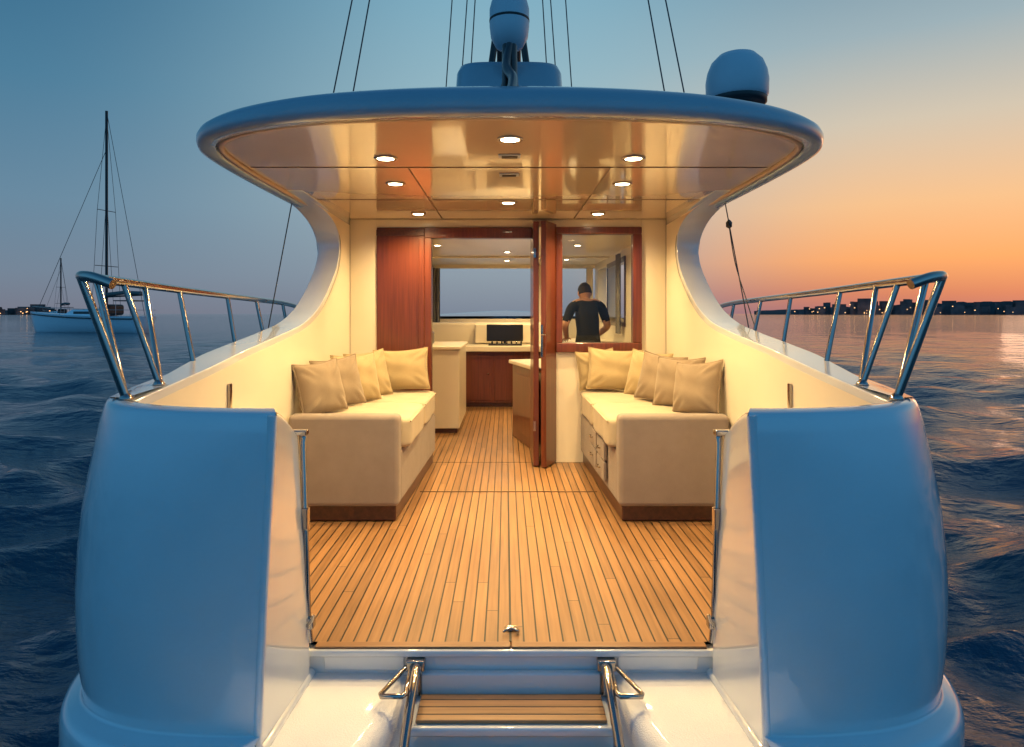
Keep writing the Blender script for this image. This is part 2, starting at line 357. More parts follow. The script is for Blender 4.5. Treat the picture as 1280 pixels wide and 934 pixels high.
# deck
dk=[(-.745,2.60),(.745,2.60),(.80,2.62),(.80,2.3),(1.33,2.3),(1.33,5.73),(-1.33,5.73),(-1.33,2.3),(-.80,2.3),(-.80,2.62)]
obj('cockpit_deck',[(x,y,0) for x,y in dk],[tuple(range(len(dk)))],'teak',Y)
box('deck_margin_plank',-.735,-.001,2.555,2.598,-.02,.003,'teakx',Y,.004); box('deck_margin_plank',.001,.735,2.555,2.598,-.02,.003,'teakx',Y,.004)
box('hatch_seam',-.006,.0,2.6,4.77,.001,.0035,'dark',Y,0)
box('hatch_seam',-.62,.62,4.776,4.784,.001,.0045,'seam',Y,0)
box('hatch_edge',.20,.206,4.79,5.72,.001,.0045,'seam',Y,0); box('hatch_edge',-.206,-.20,4.79,5.72,.001,.0045,'seam',Y,0)
lathe('deck_hatch_ring',[(.022,0),(.024,.004),(.016,.006),(.014,.003)],(0,2.70,.004),'steel',Y,n=24)
tube('deck_hatch_lift',[(-.03,2.655,.012),(0,2.67,.02),(.03,2.66,.012),(.02,2.69,.012)],.005,'steel',Y,smooth=4)
obj('saloon_floor',[(-1.33,5.73,.002),(1.33,5.73,.002),(1.33,10.3,.002),(-1.33,10.3,.002)],[(0,1,2,3)],'teak',Y)
# riser, platform and steps
box('deck_riser',-.80,.80,2.566,2.63,-.3,-.022,'gel',Y,.006)
box('riser_panel',-.70,-.40,2.556,2.563,-.085,-.03,'gel',Y,.003); box('riser_panel',.40,.70,2.556,2.563,-.085,-.03,'gel',Y,.003)
box('deck_lip',-.765,.765,2.543,2.565,-.034,-.006,'gel',Y,.009,4)
for s in (-1,1):
    rows=[]
    for y in (2.565,2.45,2.3,2.1,1.9,1.6):
        xi=.36 if y>2.4 else .36+.10*min(1,(2.4-y)/.25)
        sl=-.1-.004*(2.56-y)
        rows.append([(s*1.0,y,sl),(s*.7,y,sl),(s*(xi+.07),y,sl-.001),(s*(xi+.03),y,sl-.010),(s*(xi+.01),y,sl-.03),(s*xi,y,sl-.06),(s*xi,y,-.6)])
    grid('transom_platform',rows,'plat',Y)
    tube('cheek_fillet',[(s*.752,2.56,-.098),(s*.775,2.1,-.098)],.02,'gel',Y)
box('step_riser_top',-.36,.36,2.53,2.564,-.17,-.085,'gel',Y,.008)
box('boarding_step_frame',-.355,.355,2.33,2.53,-.20,-.165,'gel',Y,.01)
box('boarding_step_tread',-.33,.33,2.35,2.515,-.164,-.150,'teaks',Y,.004)
box('step_riser_lower',-.355,.355,2.36,2.38,-.34,-.20,'gel',Y,.005)
box('boarding_step_tread_lower',-.33,.33,2.06,2.35,-.262,-.250,'teaks',Y,.004); box('boarding_step_frame_lower',-.355,.355,2.04,2.355,-.30,-.263,'gel',Y,.01)
for s in (-1,1):
    H=empty('boarding_handrail')
    tube('hand_tube',[(s*.345,2.53,-.16),(s*.345,2.53,-.08),(s*.345,2.49,-.045),(s*.345,2.42,-.055),(s*.35,2.3,-.12),(s*.36,2.0,-.32)],.017,'steel',H,smooth=5)
    tube('hinge_loop',[(s*.37,2.54,-.06),(s*.385,2.54,-.06),(s*.45,2.35,-.06),(s*.445,2.335,-.06),(s*.375,2.335,-.06),(s*.365,2.35,-.06)],.009,'steel',H,cyc=True)
    box('hinge_plate',s*.355-.035,s*.355+.035,2.52,2.562,-.075,-.035,'steel',H,.006)
# bulkhead
y0,y1=5.73,5.79
def bw(n,x0,x1,z0,z1): box(n,x0,x1,y0,y1,z0,z1,'cream',Y,.003)
bw('bulkhead',-1.325,-1.10,0,2.04); bw('bulkhead',-1.10,1.12,1.975,2.04); bw('bulkhead',1.12,1.325,0,2.04); bw('bulkhead',.40,1.12,0,.93)
box('sliding_door_panel',-1.10,-.70,5.715,5.775,0.0,1.97,'mah',Y,.006)
box('door_panel_stile',-.745,-.701,5.700,5.714,0.0,1.88,'mah',Y,.004)
box('door_jamb',-.70,-.64,5.70,5.80,0,1.88,'mah',Y,.006); box('door_header',-.70,.20,5.70,5.80,1.88,1.97,'mah',Y,.006)
box('door_header_track',-1.10,-.70,5.70,5.714,1.90,1.95,'mahd',Y,.003)
W=empty('saloon_window')
box('frame',.40,1.12,5.69,5.80,.925,1.005,'mah',W,.008); box('frame',.40,1.12,5.70,5.80,1.915,1.975,'mah',W,.008)
box('frame',.40,.455,5.70,5.80,1.005,1.915,'mah',W,.006); box('frame',1.045,1.12,5.70,5.80,1.005,1.915,'mah',W,.006)
box('pane',.455,1.045,5.75,5.756,1.005,1.915,'glass',W,0)
F6=[(0,1,2,3),(7,6,5,4),(0,4,5,1),(1,5,6,2),(2,6,7,3),(3,7,4,0)]
D=empty('folding_door')
def leaf(x0,ya,x1,yb,t,nm):
    d=np.array([x1-x0,yb-ya]); d/=np.linalg.norm(d); nrm=np.array([-d[1],d[0]])*t/2
    q=[(x0+nrm[0],ya+nrm[1]),(x0-nrm[0],ya-nrm[1]),(x1-nrm[0],yb-nrm[1]),(x1+nrm[0],yb+nrm[1])]
    V=[(x,y,z) for z in (.01,2.0) for x,y in q]; obj(nm,V,F6,'mah',D,bevel=.005)
leaf(.385,5.73,.285,5.50,.045,'leaf_outer'); leaf(.22,6.0,.228,5.55,.045,'leaf_inner')
box('lock_plate',.262,.280,5.472,5.48,.90,1.16,'steel',D,.002); tube('lever_handle',[(.27,5.47,1.08),(.27,5.44,1.08),(.30,5.435,1.08)],.007,'steel',D)
box('hinge',.205,.225,5.515,5.522,1.7,1.78,'steel',D,.002);box('hinge',.205,.225,5.515,5.522,.3,.38,'steel',D,.002)
# ---- saloon interior
for s in (-1,1):
    box('cabin_side',min(s*1.33,s*1.5),max(s*1.33,s*1.5),6.201,10.35,0,1.12,'cream',Y,.003)
    box('cabin_side',min(s*1.33,s*1.5),max(s*1.33,s*1.5),6.201,10.35,1.88,2.08,'cream',Y,.003)
    for a,b in ((6.201,7.7),(9.0,9.15),(9.95,10.35)):
        box('cabin_mullion',min(s*1.33,s*1.5),max(s*1.33,s*1.5),a,b,1.121,1.879,'cream',Y,.003)
    box('cabin_window_frame',s*1.322-.006,s*1.322+.006,7.66,9.03,1.84,1.90,'blackwood',Y,.003);box('cabin_window_frame',s*1.322-.006,s*1.322+.006,7.66,9.03,1.10,1.15,'blackwood',Y,.003)
    for yy in (7.66,8.98): box('cabin_window_frame',s*1.322-.006,s*1.322+.006,yy,yy+.05,1.15,1.84,'blackwood',Y,.003)
box('cabin_front',-1.33,1.33,10.3,10.36,0,1.17,'cream',Y,.003); box('cabin_front',-1.33,1.33,10.3,10.36,1.93,2.08,'cream',Y,.003)
for x in (-1.25,.52,1.25): box('cabin_front_mullion',x-.05,x+.05,10.3,10.36,1.171,1.929,'cream',Y,.003)
box('saloon_ceiling',-1.33,1.33,5.80,10.29,1.985,2.035,'cream',Y,.003)
box('saloon_ceiling_beam',-1.32,1.32,8.8,8.86,1.965,1.984,'cream',Y,.004)
for x,y in ((0,8.1),(0,9.4),(-.75,7.3),(.75,7.3),(.8,9.2),(0,6.6)):
    L=empty('ceiling_spotlight')
    lathe('bezel',[(.048,0),(.048,-.006),(.036,-.009),(.034,0)],(x,y,1.984),'steel',L,n=24)
    lathe('lens',[(.033,0),(.033,-.006),(.02,-.009),(.001,-.010)],(x,y,1.983),'lamp',L,n=24)
    ld=bpy.data.lights.new('bulb','SPOT'); ld.energy=50; ld.color=WARM; ld.spot_size=math.radians(165); ld.spot_blend=.9; ld.shadow_soft_size=.035
    lo=bpy.data.objects.new('bulb',ld); COL.objects.link(lo); lo.parent=L; lo.location=(x,y,1.955)
HC=empty('helm_console')
box('dash',-1.2,.7,9.75,10.29,.6,1.12,'cream',HC,.03,4); box('dash_upper',-.45,.35,9.6,9.75,.83,1.10,'cream',HC,.02,3)
box('countertop',-.60,.62,9.0,9.75,.745,.82,'cream',HC,.012); box('cabinet',-.58,.60,9.1,9.7,.06,.744,'mah',HC,.004); box('toe_kick',-.56,.58,9.14,9.7,0.003,.06,'mahd',HC,0)
for x in (-.57,-.18,.21): box('cabinet_door',x+.012,x+.37,9.088,9.099,.09,.70,'mah',HC,.006); 
for x in (-.25,.14,.53): lathe('knob',[(.004,-.02),(.012,-.03),(.010,-.04),(.001,-.042)],(x,9.10,.45),'steel',HC,n=12,axis='Y')
CM=empty('computer_monitor')
box('screen_bezel',-.28,.22,9.35,9.38,.87,1.10,'black',CM,.008); box('screen',-.265,.205,9.346,9.3495,.885,1.085,'black',CM,.001); box('stand_neck',-.05,-.01,9.37,9.39,.83,.95,'black',CM,.004); box('stand_foot',-.13,.07,9.30,9.44,.821,.835,'black',CM,.004)
KB=empty('control_panel'); box('panel_body',-.25,.2,9.12,9.26,.821,.845,'black',KB,.005)
for i in range(7): lathe('control_knob',[(.012,0),(.012,.03),(.001,.034)],(-.2+i*.065,9.16+.03*(i%2),.845),'steel' if i%2 else 'dark',KB,n=12)
GC=empty('galley_cabinet')
box('carcass',-1.32,-.50,7.1,8.3,.05,.87,'cream',GC,.012); box('worktop',-1.325,-.48,7.07,8.33,.871,.91,'cream',GC,.012,3); box('toe',-1.3,-.53,7.14,8.2,.003,.05,'mahd',GC,0)
box('coffee_machine',-1.0,-.82,7.5,7.7,.912,1.05,'black',GC,.02)
KC=empty('angled_cabinet')
q=[(.30,5.88),(.05,6.95),(.35,7.1),(.37,5.93)]
obj('carcass',[(x,y,z) for z in (.003,.74) for x,y in q],F6,'mah',KC,bevel=.01)
q2=[(.28,5.86),(.01,6.98),(.36,7.13),(.38,5.90)]
obj('worktop',[(x,y,z) for z in (.741,.78) for x,y in q2],F6,'cream',KC,bevel=.01)
q3=[(.262,5.98),(.06,6.86),(.072,6.87),(.275,5.99)]
obj('door_panel',[(x,y,z) for z in (.1,.66) for x,y in q3],F6,'mah',KC,bevel=.004)
SB=empty('side_counter'); box('carcass',.62,1.32,8.62,9.6,.05,.86,'mah',SB,.006); box('worktop',.60,1.325,8.58,9.62,.861,.9,'cream',SB,.01)
def curtain(x0,x1,y,z0,z1,amp=.02,k=60):
    n=60; rows=[]
    for z in (z0,z1): rows.append([(x0+(x1-x0)*i/n,y+amp*math.sin(i/n*(x1-x0)*k*2),z) for i in range(n+1)])
    grid('curtain',rows,'curtain',None)
curtain(-1.18,-1.0,10.2,1.0,1.93); curtain(.60,.78,10.2,1.0,1.93); 
n=40; grid('curtain',[[(1.27+.015*math.sin(i*1.1),7.72+.22*i/n,z) for i in range(n+1)] for z in (1.02,1.93)],'curtain')
# ---------------------------------------------------------------- sofas
def sofa(s):
    SO=empty('sofa')
    ne,fe=.655,.60
    def wedge(n,zl,zh,ya,yb,m,ins=0,bev=.01):
        xa=ne+(fe-ne)*(ya-4.05)/1.66+ins; xb=ne+(fe-ne)*(yb-4.05)/1.66+ins
        q=[(s*1.315,ya),(s*xa,ya),(s*xb,yb),(s*1.315,yb)]
        obj(n,[(x,y,z) for z in (zl,zh) for x,y in q],F6,m,SO,bevel=bev,seg=4)
    wedge('plinth',.003,.10,4.10,5.70,'mahd',ins=.025)
    wedge('arm_end_panel',.10,.645,4.05,4.17,'fab',bev=.03)
    wedge('base',.10,.42,4.171,5.70,'fab',ins=.006,bev=.02)
    for i,(ya,yb) in enumerate(((4.175,4.93),(4.935,5.70))):
        xa=(ne+fe)/2-.012
        cushion('seat_cushion',s*(xa+1.31)/2,(ya+yb)/2,.518,1.31-xa+.03,yb-ya,.19,'seat',SO,p=11,seed=i+(5 if s>0 else 0))
        zt=.60; pts=[(s*(xa-.012),ya+.02,zt-.012),(s*(xa-.012),yb-.02,zt-.012)]
        tube('cushion_welt',pts,.005,'seat',SO)
    if s>0:
        for j,yy in enumerate((4.45,4.85)):
            for zz in (.16,.29): 
                box('drawer_front',.625-.006,.64,yy,yy+.33,zz,zz+.115,'fab',SO,.004)
                tube('drawer_pull',[(.612,yy+.12,zz+.06),(.60,yy+.13,zz+.06),(.60,yy+.2,zz+.06),(.612,yy+.21,zz+.06)],.005,'steel',SO)
    return SO
sofa(-1); sofa(1)
def rz(a): return Matrix.Rotation(math.radians(a),4,'Z')
def rx(a): return Matrix.Rotation(math.radians(a),4,'X')
def ry(a): return Matrix.Rotation(math.radians(a),4,'Y')
for s in (-1,1):
    for i,(y,x,ang,m) in enumerate(((4.30,1.185,56,'pild'),(4.62,1.15,46,'pild'),(4.94,1.10,44,'pil' if s<0 else 'pild'),(5.23,1.07,44,'pil'))):
        R=rz(-s*ang)@rx(-15)@ry(random.uniform(-7,7))
        pillow('throw_pillow',(s*x,y,.785),.36,.34+.008*i,.16,m,R,seed=i+10*(s>0))
    R=rz(s*-6)@rx(-14)@ry(3*s)
    pillow('throw_pillow',(s*.86,5.50,.80),.44,.34,.17,'pil',R,seed=33+s)
pillow('throw_pillow',(.73,5.64,.79),.32,.32,.12,'pil',rz(6)@rx(-6)@ry(-6),seed=71)
# ---------------------------------------------------------------- roof gear
MA=empty('mast')
lathe('mast_tube',[(.075,2.2),(.07,5),(.05,8.6)],(0,4.2,0),'mast',MA,n=24)
rows=[]
for z,a,b in ((2.18,.315,.28),(2.45,.31,.27),(2.60,.30,.26),(2.635,.285,.245),(2.645,.25,.21)):
    rows.append([(a*math.copysign(abs(math.cos(t))**.45,math.cos(t)),4.0+b*math.copysign(abs(math.sin(t))**.45,math.sin(t)),z) for t in [2*math.pi*k/48 for k in range(48)]])
grid('mast_pedestal',rows,'roofgel',MA,closed=True,cap1=True)
for x in (-.085,.085): tube('mast_leg',[(x*1.3,3.95,2.62),(x*.7,4.15,3.1)],.02,'mast',MA)
tube('halyard',[(-.1,4.1,2.6),(-.06,4.15,5)],.004,'wire',MA); tube('halyard',[(.1,4.1,2.6),(.05,4.15,5)],.004,'wire',MA)
box('spreader',-.5,.5,4.18,4.22,4.6,4.64,'mast',MA,.01)
RD=empty('radar_dome')
lathe('dome_shell',[(.03,-.15),(.07,-.14),(.098,-.09),(.105,-.03),(.105,.06),(.095,.10),(.06,.125),(.02,.13)],(0,3.62,2.80),'dome',RD,n=36)
lathe('seam_band',[(.1065,-.006),(.1065,.006)],(0,3.62,2.80),'dark',RD,n=36)
tube('bracket_arm',[(0,3.72,2.66),(0,4.1,2.62)],.02,'mast',RD)
FC=empty('folded_boom_crutch')
box('block',-.035,.035,3.22,3.30,2.26,2.33,'black',FC,.012); 
tube('leg',[(-.045,3.0,2.17),(-.02,3.28,2.36),(-.02,3.5,2.62)],.018,'mast',FC); tube('leg',[(.045,3.0,2.17),(.02,3.28,2.36),(.02,3.5,2.62)],.018,'mast',FC)
tube('lashing',[(0,2.95,2.19),(.015,3.2,2.35),(-.015,3.35,2.46),(0,3.5,2.62)],.024,'black',FC,smooth=4)
box('foot_plate',-.06,.06,2.93,3.05,2.165,2.185,'steel',FC,.005)
SD=empty('satellite_dome',loc=(0,0,-.03))
lathe('pedestal',[(.09,2.12),(.09,2.34),(.10,2.36)],(1.2,3.6,0),'dome',SD,n=32)
lathe('base_ring',[(.135,2.375),(.15,2.385),(.15,2.41),(.14,2.42)],(1.2,3.6,0),'dark',SD,n=40)
lathe('dome_shell',[(.145,2.40),(.158,2.425),(.160,2.50),(.152,2.55),(.132,2.60),(.095,2.638),(.05,2.655),(.001,2.66)],(1.2,3.6,0),'dome',SD,n=48)
for s in (-1,1):
    for x,zt,xt in ((1.17,8.0,.0),(1.04,8.0,.0),(.42,4.62,.25),(.33,6.5,.02),(.27,4.62,.12)):
        ST=empty('rigging_stay'); tube('wire',[(s*x,4.2,2.15),(s*xt,4.2,zt)],.0035 if x<1 else .0045,'wire',ST)
        if x>1 and s>0 and x<1.1: lathe('turnbuckle',[(.005,-.05),(.012,-.04),(.012,.04),(.005,.05)],(s*(x-.04),4.2,2.42),'black',ST,n=12)
# ---------------------------------------------------------------- man
def skin_body(name,V,E,Rr,parent,root=0,sub=2):
    me=bpy.data.meshes.new(name); me.from_pydata(V,E,[]); o=bpy.data.objects.new(name,me); COL.objects.link(o)
    sk=o.modifiers.new('skin','SKIN'); sk.use_smooth_shade=True
    for i,r in enumerate(Rr):
        d=me.skin_vertices[0].data[i]; d.radius=r if isinstance(r,tuple) else (r,r); d.use_root=(i==root)
    ss=o.modifiers.new('s','SUBSURF'); ss.levels=sub; ss.render_levels=sub
    bpy.context.view_layer.update(); dg=bpy.context.evaluated_depsgraph_get()
    me2=bpy.data.meshes.new_from_object(o.evaluated_get(dg)); bpy.data.objects.remove(o)
    o2=bpy.data.objects.new(name,me2); COL.objects.link(o2); o2.parent=parent
    for p in me2.polygons: p.use_smooth=True
    return o2
man=empty('man',loc=(.97,8.15,.004)); man.scale=(.99,.99,.99); man.rotation_euler=(0,0,math.radians(8))
V=[(0,0,.90),(0,.02,1.02),(0,.05,1.17),(0,.09,1.31),(0,.12,1.40),(0,.15,1.455),
   (-.10,.09,1.37),(-.185,.08,1.345),(-.29,.0,1.13),(-.23,.20,1.00),(-.20,.29,.955),
   (.10,.09,1.37),(.185,.08,1.345),(.27,.10,1.10),(.22,.33,1.0),(.20,.41,.96),
   (-.09,0,.85),(-.105,.02,.47),(-.11,-.01,.09),(-.125,.14,.035),
   (.09,0,.85),(.105,.02,.47),(.11,-.01,.09),(.125,.14,.035)]
E=[(0,1),(1,2),(2,3),(3,4),(4,5),(3,6),(6,7),(7,8),(8,9),(9,10),(3,11),(11,12),(12,13),(13,14),(14,15),(0,16),(16,17),(17,18),(18,19),(0,20),(20,21),(21,22),(22,23)]
Rr=[(.15,.12),(.145,.11),(.16,.115),(.16,.11),(.065,.06),(.055,.058),(.09,.085),.072,.047,.034,.032,(.09,.085),.072,.047,.034,.032,.095,.065,.045,.035,.095,.065,.045,.035]
b=skin_body('body',V,E,Rr,man)
for k in ('shirt','trouser','skin','dark'): b.data.materials.append(M[k])
for p in b.data.polygons:
    c=p.center
    armside=(abs(c.x)>.2 and c.z<1.17) or (c.y>.18 and c.z<1.2)
    if armside: p.material_index=2
    elif c.z>1.41: p.material_index=2
    elif c.z<.10: p.material_index=3
    elif c.z<.93: p.material_index=1
    else: p.material_index=0
for s,wr in ((-1,(-.20,.29,.955)),(1,(.20,.41,.96))):
    for k in range(4):
        ox=(k-1.5)*.019; L=[.075,.085,.08,.06][k]
        a=Vector(wr)+Vector((ox*.6,.0,.0)); c1=a+Vector((ox*.5,.045,-.012)); c2=c1+Vector((0,L*.5,-.012)); c3=c2+Vector((0,L*.35,-.028))
        f=skin_body('finger',[a,c1,c2,c3],[(0,1),(1,2),(2,3)],[.011,.010,.009,.007],man,sub=1); f.data.materials.append(M['skin'])
    a=Vector(wr)+Vector((-s*.02,-.01,0)); f=skin_body('thumb',[a,a+Vector((-s*.03,.03,-.01)),a+Vector((-s*.035,.06,-.02))],[(0,1),(1,2)],[.012,.011,.008],man,sub=1); f.data.materials.append(M['skin'])
bm=bmesh.new(); bmesh.ops.create_uvsphere(bm,u_segments=32,v_segments=24,radius=1)
for v in bm.verts:
    x,y,z=v.co; X=x*.077*(1-.22*max(0,-z)); Yv=y*.095*(1-.12*max(0,-z)); Z=z*.116
    if y>0.6 and abs(x)<.22: 
        if -.35<z<.1: Yv+=.022*(1-abs(x)/.22)*(1-abs(z+.15)/.25 if abs(z+.15)<.25 else 0)
        if abs(z+.5)<.08: Yv+=.006
    if y>.6 and abs(abs(x)-.38)<.15 and abs(z-.05)<.12: Yv-=.008
    v.co=(X,Yv,Z)
me=bpy.data.meshes.new('head'); bm.to_mesh(me); bm.free(); head=bpy.data.objects.new('head',me); COL.objects.link(head); head.parent=man
head.location=(0,.185,1.515); head.rotation_euler=(math.radians(-14),0,math.radians(6)); head.scale=(1.06,1.06,1.06)
me.materials.append(M['skin'])
for p in me.polygons: p.use_smooth=True
bm=bmesh.new(); bmesh.ops.create_uvsphere(bm,u_segments=48,v_segments=32,radius=1)
dl=[v for v in bm.verts if (v.co.z<(-.25 if v.co.y<-.1 else (.15 if v.co.y<.25 else .55)))]
bmesh.ops.delete(bm,geom=dl,context='VERTS')
for v in bm.verts:
    x,y,z=v.co; j=1.05+.02*math.sin(21*x+7*z)*math.sin(17*y); v.co=(x*.077*j*(1-.18*max(0,-z)),y*.095*j*(1-.1*max(0,-z)),z*.116*j)
me=bpy.data.meshes.new('hair'); bm.to_mesh(me); bm.free(); me.materials.append(M['hair']); hr=bpy.data.objects.new('hair',me); COL.objects.link(hr); hr.parent=head
for p in me.polygons: p.use_smooth=True
for s in (-1,1):
    e=lathe('ear',[(.006,-.004),(.019,-.004),(.021,.004),(.012,.009),(.004,.006)],(0,0,0),'skin',head,n=16,axis='X'); e.location=(s*.077,-.005,-.01); e.scale=(s*1,.75,1.35)
    lathe('eye',[(.001,-.009),(.008,-.005),(.010,0),(.001,.008)],(s*.03,.083,.006),'dark',head,n=12,axis='Y')
# ---------------------------------------------------------------- water
NR=430; r=1.2*(7000/1.2)**(np.arange(NR)/(NR-1))
af=np.linspace(-65,65,760); ab=np.linspace(65,295,120)[1:-1]; ang=np.radians(np.concatenate([af,ab])); NA=len(ang)
Rg,Ag=np.meshgrid(r,ang,indexing='ij'); X=Rg*np.sin(Ag); Yw=Rg*np.cos(Ag)
dr=Rg*.0205
Z=np.zeros_like(X); DX=np.zeros_like(X); DY=np.zeros_like(X)
for k in range(110):
    lam=.3*(7/.3)**np.random.rand(); th=math.radians(np.random.normal(255,36)); kk=2*math.pi/lam
    amp=.0135*lam**.80*np.random.uniform(.5,1.1)*(.5 if lam>4.5 else 1); ph=np.random.uniform(0,6.28)
    fade=np.clip((lam/dr-2.5)/4,0,1)*np.clip(1-Rg/2500,0,1)
    a=kk*(X*math.cos(th)+Yw*math.sin(th))+ph
    Z+=amp*np.sin(a)*fade; DX+=math.cos(th)*amp*.9*np.cos(a)*fade; DY+=math.sin(th)*amp*.9*np.cos(a)*fade
X2=X+DX; Y2=Yw+DY; Z=Z-1.04
co=np.stack([X2,Y2,Z],-1).reshape(-1,3)
me=bpy.data.meshes.new('water'); nv=len(co)
idx=np.arange(NR*NA).reshape(NR,NA); a=idx[:-1,:]; b2=np.roll(idx,-1,1)[:-1,:]; c=np.roll(idx,-1,1)[1:,:]; d=idx[1:,:]
fc=np.stack([a,b2,c,d],-1).reshape(-1,4); nf=len(fc)
me.vertices.add(nv); me.vertices.foreach_set('co',co.ravel()); me.loops.add(nf*4); me.loops.foreach_set('vertex_index',fc[:,::-1].ravel())
me.polygons.add(nf); me.polygons.foreach_set('loop_start',np.arange(nf)*4); me.polygons.foreach_set('loop_total',np.full(nf,4)); me.polygons.foreach_set('use_smooth',np.ones(nf,bool))
me.update(); me.validate()
wm,nt,b=newmat('sea_water'); b.inputs['Base Color'].default_value=(.007,.055,.10,1); b.inputs['Roughness'].default_value=.06; b.inputs['IOR'].default_value=1.40
tc=nt.nodes.new('ShaderNodeTexCoord'); mp=nt.nodes.new('ShaderNodeMapping'); mp.inputs['Scale'].default_value=(1,1.9,1); nt.links.new(tc.outputs['Object'],mp.inputs[0])
n1=nt.nodes.new('ShaderNodeTexNoise'); n1.inputs['Scale'].default_value=4.5; n1.inputs['Detail'].default_value=6; n1.inputs['Roughness'].default_value=.55; nt.links.new(mp.outputs[0],n1.inputs[0])
n0=nt.nodes.new('ShaderNodeTexNoise'); n0.inputs['Scale'].default_value=.9; n0.inputs['Detail'].default_value=3; nt.links.new(mp.outputs[0],n0.inputs[0])
b0=nt.nodes.new('ShaderNodeBump'); b0.inputs['Strength'].default_value=1; b0.inputs['Distance'].default_value=.15; nt.links.new(n0.outputs['Fac'],b0.inputs['Height'])
bp=nt.nodes.new('ShaderNodeBump'); bp.inputs['Strength'].default_value=1; bp.inputs['Distance'].default_value=.05; nt.links.new(n1.outputs['Fac'],bp.inputs['Height']); nt.links.new(b0.outputs[0],bp.inputs['Normal'])
nt.links.new(bp.outputs[0],b.inputs['Normal']); me.materials.append(wm)
wo=bpy.data.objects.new('water',me); COL.objects.link(wo)
# ---------------------------------------------------------------- distant shore
def ridge(az0,az1,dist,hfun,name):
    n=160; top=[];bot=[];bk=[]
    for i in range(n+1):
        a=math.radians(az0+(az1-az0)*i/n); h=hfun(i/n)
        bot.append((dist*math.sin(a),dist*math.cos(a),-1.5)); top.append(((dist+40)*math.sin(a),(dist+40)*math.cos(a),h)); bk.append(((dist+200)*math.sin(a),(dist+200)*math.cos(a),h*.9))
    grid(name,[bot,top,bk],'land')
rn=random.Random(3)
nz=[rn.uniform(.6,1.4) for _ in range(60)]
def hf(t): return 1+ (6+15*min(1,t*2.2))*(.75+.25*nz[int(t*58)])
ridge(20,50,1500,hf,'hills'); ridge(-48,-33.5,1500,lambda t:(8+6*nz[int(t*40)])*(1-t)**.4+.5,'hills')
def town(az0,az1,n,name,dist=1480,hm=20):
    V=[];F=[];mi=[]
    def bx(a,d,w,z0,z1,k):
        ca,sa=math.cos(a),math.sin(a); b=len(V)
        for z in (z0,z1):
            for u,v in ((-w,-6),(w,-6),(w,6),(-w,6)): V.append((d*sa+u*ca+v*sa,d*ca-u*sa+v*ca,z))
        for f in F6: F.append(tuple(b+i for i in f)); mi.append(k)
    for i in range(n):
        a=math.radians(rn.uniform(az0,az1)); w=rn.uniform(3,14); h=rn.uniform(7,hm)*(1.3 if rn.random()<.1 else 1)
        bx(a,dist-rn.uniform(0,25),w,-1.5,h,0)
        if rn.random()<.45:
            z=rn.uniform(.5,h*.75); ww=rn.uniform(.4,1.0); bx(a+rn.uniform(-.004,.004),dist-45,ww,z,z+1.2,1)
    o=obj(name,V,F,['bld','citylight'],None)
    o.data.polygons.foreach_set('material_index',mi)
town(23,48,130,'distant_town',hm=25); town(-46,-33.6,80,'distant_town',hm=15)
